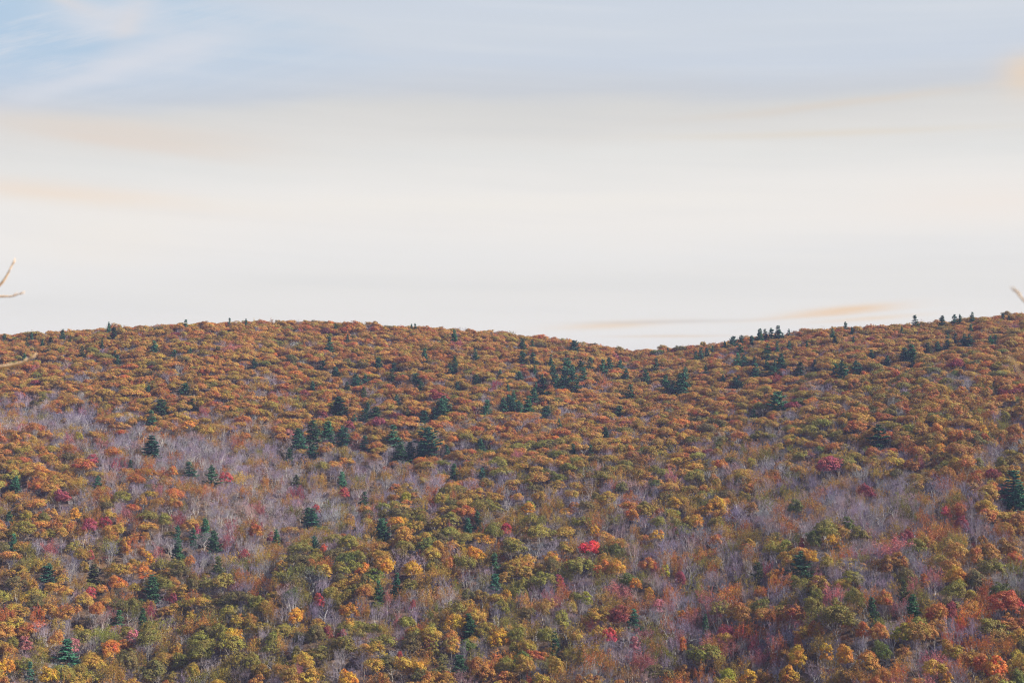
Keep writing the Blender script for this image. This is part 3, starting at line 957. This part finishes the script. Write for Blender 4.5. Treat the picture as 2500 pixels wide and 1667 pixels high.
# ------------------------------------------------------------------ labels
ANCHORS = [(1429, 1335, 'the bright scarlet maple'), (2024, 1137, 'the wide crimson maple'), (1735, 1232, 'the brightest gold clump'), (1520, 1494, 'the dark maroon tree'),
           (1048, 1085, 'the broadest pine'), (495, 1157, 'the paired pines'), (2142, 1073, 'the pine above the crimson maple'), (1953, 1384, 'the dark pine beside gold'),
           (372, 1443, 'the tallest lower-left pine'), (163, 1598, 'the bottom-left pine'), (1150, 1535, 'the pine beside pale gold'), (2234, 1485, 'the bottom-right pine'),
           (2441, 1469, 'the big orange-red tree'), (2047, 1501, 'the big domed olive tree'), (1828, 1646, 'the gold tree at the bottom'), (1540, 858, 'the skyline dip'),
           (620, 788, 'the rounded skyline hump'), (1860, 822, 'the skyline pine row'), (2237, 786, 'the lone skyline pine'), (1390, 915, 'the densest pine clump'),
           (1660, 943, 'the pine clump below the dip'), (1899, 986, 'the solitary right-slope pine'), (804, 843, 'the upper left-hill pine'), (275, 818, 'the stout left-skyline pine'),
           (2480, 1205, 'the right-edge big pine'), (935, 1298, 'the slender spire pine'), (850, 1570, 'the round olive oak at bottom'), (640, 1180, 'the pale bare hollow'),
           (60, 1020, 'the bare patch at left edge'), (2350, 836, 'the right-summit pine clump'), (1115, 1157, 'the mid-slope green pine'), (1291, 985, 'the pine line above centre'),
           (225, 1439, 'the small red maple'), (440, 950, 'the mid-left orange slope'), (2180, 1240, 'the right bare hollow'), (1460, 1600, 'the bare strip at the bottom'),
           (777, 1453, 'the red maple amid olive')]
ORD = ['nearest', 'second', 'third', 'fourth', 'fifth', 'sixth', 'seventh', 'eighth', 'ninth', 'tenth', 'eleventh', 'twelfth', 'thirteenth', 'fourteenth', 'fifteenth', 'sixteenth', 'seventeenth', 'eighteenth', 'nineteenth', 'twentieth']
NOUN = {'pine_tree': 'pine', 'red_maple': 'maple', 'golden_tree': 'broadleaf', 'broadleaf_tree': 'broadleaf', 'bare_tree': 'bare tree'}


def shape_word(t):
    if t.set == 'bare':
        return 'leafless'
    if t.set == 'sparse':
        return 'thin-leaved'
    if t.set == 'pine':
        return 'tall' if t.sh * SETS['pine'][t.var][3] > 17 else 'pointed'
    if t.set == 'tall':
        return 'narrow'
    if t.set == 'flat':
        return 'flat-topped'
    return 'broad' if t.size > 62 else 'round'


def direction(dx, dy):
    a = math.degrees(math.atan2(-dy, dx)) % 360
    return ['right of', 'up-right from', 'above', 'up-left from', 'left of', 'down-left from', 'below', 'down-right from'][int((a + 22.5) // 45) % 8]


def give_labels(trees):
    groups = {}
    for t in trees:
        best = min(ANCHORS, key=lambda a: (a[0] - t.px) ** 2 + ((a[1] - t.py) * 1.5) ** 2)
        dx, dy = t.px - best[0], t.py - best[1]
        dist = math.hypot(dx, dy)
        if dist < 14:
            key = (t.tone, shape_word(t), NOUN[t.kind], 'at', best[2])
        else:
            key = (t.tone, shape_word(t), NOUN[t.kind], direction(dx, dy), best[2])
        groups.setdefault(key, []).append((dist, t))
    for (tone, shp, noun, dr, anc), v in groups.items():
        v.sort(key=lambda p: p[0])
        for i, (d, t) in enumerate(v):
            if dr == 'at':
                t.label = f"{tone} {shp} {noun} standing at {anc}" if i == 0 else f"{tone} {shp} {noun}, {ORD[i]} one standing at {anc}"
            elif len(v) == 1:
                t.label = f"{tone} {shp} {noun} {dr} {anc}"
            else:
                t.label = f"{tone} {shp} {noun}, {ORD[min(i, 19)]} such one {dr} {anc}"


GROUP = {'pine_tree': 'pines standing among the autumn trees', 'red_maple': 'red and pink maples on the slope', 'golden_tree': 'gold and orange trees on the slope',
         'broadleaf_tree': 'leafy autumn trees on the lower slope', 'bare_tree': 'leafless trees on the lower slope'}
CATEGORY = {'pine_tree': 'pine tree', 'red_maple': 'maple tree', 'golden_tree': 'golden tree', 'broadleaf_tree': 'broadleaf tree', 'bare_tree': 'bare tree'}


def in_frame(t):
    return -5 < t.px < 2505 and t.py < 1667 - 4


singles, mass = [], {'broadleaf_tree': [], 'bare_tree': []}
for kind in ('broadleaf_tree', 'bare_tree'):
    c = [t for t in TREES if t.kind == kind]
    c.sort(key=lambda t: (not in_frame(t), not t.hand, -t.size))
    singles += c[:300]
    mass[kind] = c[300:]
singles += [t for t in TREES if t.kind in ('pine_tree', 'red_maple', 'golden_tree')]
give_labels(singles)

for t in singles:
    p = SETS[t.set][t.var]
    root = bpy.data.objects.new(t.kind, None)
    root.empty_display_size = 1.0
    root.location = (t.x, t.y, t.z)
    root.rotation_euler = (t.tx, t.ty, t.rot)
    root.scale = (t.sw * t.sq, t.sw / t.sq, t.sh)
    root['label'] = t.label
    root['category'] = CATEGORY[t.kind]
    root['group'] = GROUP[t.kind]
    COL.objects.link(root)
    for nm, me in (('trunk', p[0]), ('crown', p[1])):
        o = bpy.data.objects.new(nm, me)
        o.parent = root
        o['tint'] = list(t.tint)
        COL.objects.link(o)


# ------------------------------------------------------------------ the trees beyond those: one mass of leafy and one of leafless trees
def joined(name, p):
    tm, cm = p[0], p[1]
    nv = len(tm.vertices)
    V = [tuple(v.co) for v in tm.vertices] + [tuple(v.co) for v in cm.vertices]
    Fc = [tuple(f.vertices) for f in tm.polygons] + [tuple(i + nv for i in f.vertices) for f in cm.polygons]
    fm = [0] * len(tm.polygons) + [f.material_index + 1 for f in cm.polygons]
    tone = [0.5] * len(tm.polygons) + [d.value for d in cm.attributes['leaf_tone'].data]
    me = mesh_from(name, V, Fc, [tm.materials[0]] + list(cm.materials), fm, tone)
    return bpy.data.objects.new(name, me)


def tree_mass(name, label, trees, sets):
    coll = bpy.data.collections.new(name + '_kinds')
    index = {}
    for s in sets:
        for i, p in enumerate(SETS[s]):
            o = joined('%s_%03d' % (name, len(index)), p)
            coll.objects.link(o)
            index[(s, i)] = len(index)
    n = len(trees)
    me = bpy.data.meshes.new(name)
    me.vertices.add(n)
    me.vertices.foreach_set('co', np.array([(t.x, t.y, t.z) for t in trees]).ravel())
    for an, ty, vals in (('which', 'INT', [index[(t.set, t.var)] for t in trees]), ):
        a = me.attributes.new(an, ty, 'POINT')
        a.data.foreach_set('value', np.array(vals, dtype=np.int32 if ty == 'INT' else np.float32))
    a = me.attributes.new('turn', 'FLOAT_VECTOR', 'POINT')
    a.data.foreach_set('vector', np.array([(t.tx, t.ty, t.rot) for t in trees], dtype=np.float32).ravel())
    a = me.attributes.new('size', 'FLOAT_VECTOR', 'POINT')
    a.data.foreach_set('vector', np.array([(t.sw * t.sq, t.sw / t.sq, t.sh) for t in trees], dtype=np.float32).ravel())
    a = me.attributes.new('tint', 'FLOAT_COLOR', 'POINT')
    a.data.foreach_set('color', np.array([t.tint + (1.0,) for t in trees], dtype=np.float32).ravel())
    me.update()
    o = bpy.data.objects.new(name, me)
    o['kind'] = 'stuff'
    o['label'] = label
    o['category'] = 'forest'
    COL.objects.link(o)
    ng = bpy.data.node_groups.new(name, 'GeometryNodeTree')
    ng.interface.new_socket('Geometry', in_out='INPUT', socket_type='NodeSocketGeometry')
    ng.interface.new_socket('Geometry', in_out='OUTPUT', socket_type='NodeSocketGeometry')
    gi, go = ng.nodes.new('NodeGroupInput'), ng.nodes.new('NodeGroupOutput')
    ci = ng.nodes.new('GeometryNodeCollectionInfo')
    ci.inputs['Collection'].default_value = coll
    ci.inputs['Separate Children'].default_value = True
    ip = ng.nodes.new('GeometryNodeInstanceOnPoints')
    ip.inputs['Pick Instance'].default_value = True

    def named(nm, ty):
        q = ng.nodes.new('GeometryNodeInputNamedAttribute')
        q.data_type = ty
        q.inputs['Name'].default_value = nm
        return [s for s in q.outputs if s.enabled and s.name == 'Attribute'][0]

    e2r = ng.nodes.new('FunctionNodeEulerToRotation')
    ng.links.new(named('turn', 'FLOAT_VECTOR'), e2r.inputs[0])
    ng.links.new(gi.outputs[0], ip.inputs['Points'])
    ng.links.new(ci.outputs[0], ip.inputs['Instance'])
    ng.links.new(named('which', 'INT'), ip.inputs['Instance Index'])
    ng.links.new(e2r.outputs[0], ip.inputs['Rotation'])
    ng.links.new(named('size', 'FLOAT_VECTOR'), ip.inputs['Scale'])
    ng.links.new(ip.outputs[0], go.inputs[0])
    md = o.modifiers.new('scatter', 'NODES')
    md.node_group = ng


tree_mass('leafy_forest', 'mass of russet, tan and olive autumn trees covering the upper slopes', mass['broadleaf_tree'], ('oak', 'flat', 'tall', 'sparse'))
def undergrowth():
    out = []
    for _ in range(4200):
        Y = math.sqrt(random.uniform(340 ** 2, 800 ** 2))
        X = random.uniform(-0.42, 0.42) * Y
        g = ground_z(X, Y)
        px, py = to_pixel(X, Y, g + 3)
        if py > 1900 or py < 980:
            continue
        t = Tree()
        t.set, t.var = 'shrub', random.randrange(3)
        p = SHRUBS[t.var]
        h = random.uniform(2.5, 5.0)
        t.x, t.y, t.z, t.rot = X, Y, g, random.uniform(0, 6.28)
        t.sw, t.sh = h * 1.15 / p[2], h / p[3]
        t.tx, t.ty, t.sq = random.gauss(0, 0.1), random.gauss(0, 0.1), 1.0
        t.tint = jitter(TINT[pick({'mauve': 1, 'violet-grey': 3, 'maroon': 0.8, 'dark olive': 1.5, 'rust': 0.8, 'bronze': 0.8})])
        out.append(t)
    return out


tree_mass('undergrowth', 'low twiggy shrubs and saplings on the ground between the trees', undergrowth(), ('shrub',))
tree_mass('leafless_forest', 'mass of grey and mauve leafless trees between the leafy crowns', mass['bare_tree'], ('bare',))
print('trees', len(TREES), 'single', len(singles), {k: len(v) for k, v in mass.items()})


# ------------------------------------------------------------------ two young trees beside the viewpoint; only their twig ends reach into the view
NEAR_BARK = bark_material('near_twig_bark', (0.62, 0.41, 0.23), (0.80, 0.58, 0.37), 30.0)


def near_tree(name, label, X, Y, limbs, top, seed):
    rng = np.random.default_rng(seed)
    g = ground_z(X, Y)
    root = bpy.data.objects.new(name, None)
    root.location = (X, Y, g)
    root['label'], root['category'] = label, 'sapling'
    COL.objects.link(root)
    base = np.array([X, Y, g])

    def part(nm, v, f, parent):
        o = bpy.data.objects.new(nm, mesh_from(nm, np.array(v) - base, f, [NEAR_BARK], smooth_shade=True))
        o.parent = parent
        COL.objects.link(o)
        return o

    v, f = [], []
    tube(v, f, [base - (0, 0, 0.2), base + (0.03, 0.0, (top - g) * 0.45), np.array([X + 0.1, Y, top])], [0.06, 0.042, 0.012], 9)
    part('trunk', v, f, root)
    for pix, D, r in limbs:
        pts = [np.array(world_at(px, py, D)) for px, py in pix]
        start = np.array([X, Y, min(pts[0][2] - 0.25 * abs(pts[0][0] - X), top - 0.3)])
        allp = [start] + pts
        fine = []
        for i in range(len(allp) - 1):
            for s in range(4):
                fine.append(allp[i] + (allp[i + 1] - allp[i]) * s / 4)
        fine.append(allp[-1])
        for _ in range(2):
            fine = [fine[0]] + [(fine[i - 1] + 2 * fine[i] + fine[i + 1]) / 4 for i in range(1, len(fine) - 1)] + [fine[-1]]
        rad = [r * (1.8 - 1.5 * (i / (len(fine) - 1)) ** 1.5) for i in range(len(fine))]
        v, f = [], []
        tube(v, f, fine, rad, 7)
        br = part('branch', v, f, root)
        k = int(len(fine) * 0.72)
        for q in range(2):
            i = k + q * 2
            if i >= len(fine) - 1:
                break
            d = unit(fine[i + 1] - fine[i])
            sd = unit(d + np.array([0, 0, 0.9 if q == 0 else -0.5]))
            v, f = [], []
            tube(v, f, [fine[i], fine[i] + sd * 0.022, fine[i] + unit(sd + d * 0.6) * 0.05], [r * 0.6, r * 0.5, r * 0.15], 5)
            o = part('bud', v, f, br)


near_tree('bare_sapling', 'blurred bare sapling whose twigs reach in at the left edge', -5.0, 12.0,
          [([(-60, 735), (2, 697), (22, 664), (37, 630)], 12.0, 0.0095), ([(-60, 728), (0, 723), (32, 724), (61, 711)], 12.2, 0.0075), ([(-60, 905), (0, 896), (58, 886), (90, 862)], 11.5, 0.0125)], 2.6, 1)
near_tree('bare_sapling', 'blurred bare sapling whose twig tips show at the right edge', 3.3, 7.6,
          [([(2570, 790), (2520, 752), (2492, 726), (2473, 700)], 7.6, 0.0065), ([(2560, 1010), (2515, 945), (2486, 905), (2464, 866)], 6.0, 0.0042)], 1.6, 2)


# ------------------------------------------------------------------ the air: thin blue haze over the whole place
def build_haze():
    m, nt, out = new_mat('haze')
    v = node(nt, 'ShaderNodeVolumePrincipled')
    v.inputs['Color'].default_value = (0.50, 0.57, 1.0, 1)
    v.inputs['Density'].default_value = HAZE
    v.inputs['Anisotropy'].default_value = 0.0
    nt.links.new(v.outputs[0], out.inputs['Volume'])
    x, y0, y1, z0, z1 = 6000.0, -90.0, 7100.0, -161.5, 100.0
    V = [(sx * x, y, z) for z in (z0, z1) for y in (y0, y1) for sx in (-1, 1)]
    Fc = [(0, 2, 3, 1), (4, 5, 7, 6), (0, 1, 5, 4), (2, 6, 7, 3), (0, 4, 6, 2), (1, 3, 7, 5)]
    o = bpy.data.objects.new('haze', mesh_from('haze', V, Fc, [m]))
    o['kind'] = 'stuff'
    o['label'] = 'thin bluish haze in the air over the hillside'
    COL.objects.link(o)


HAZE = 0.000085
build_haze()
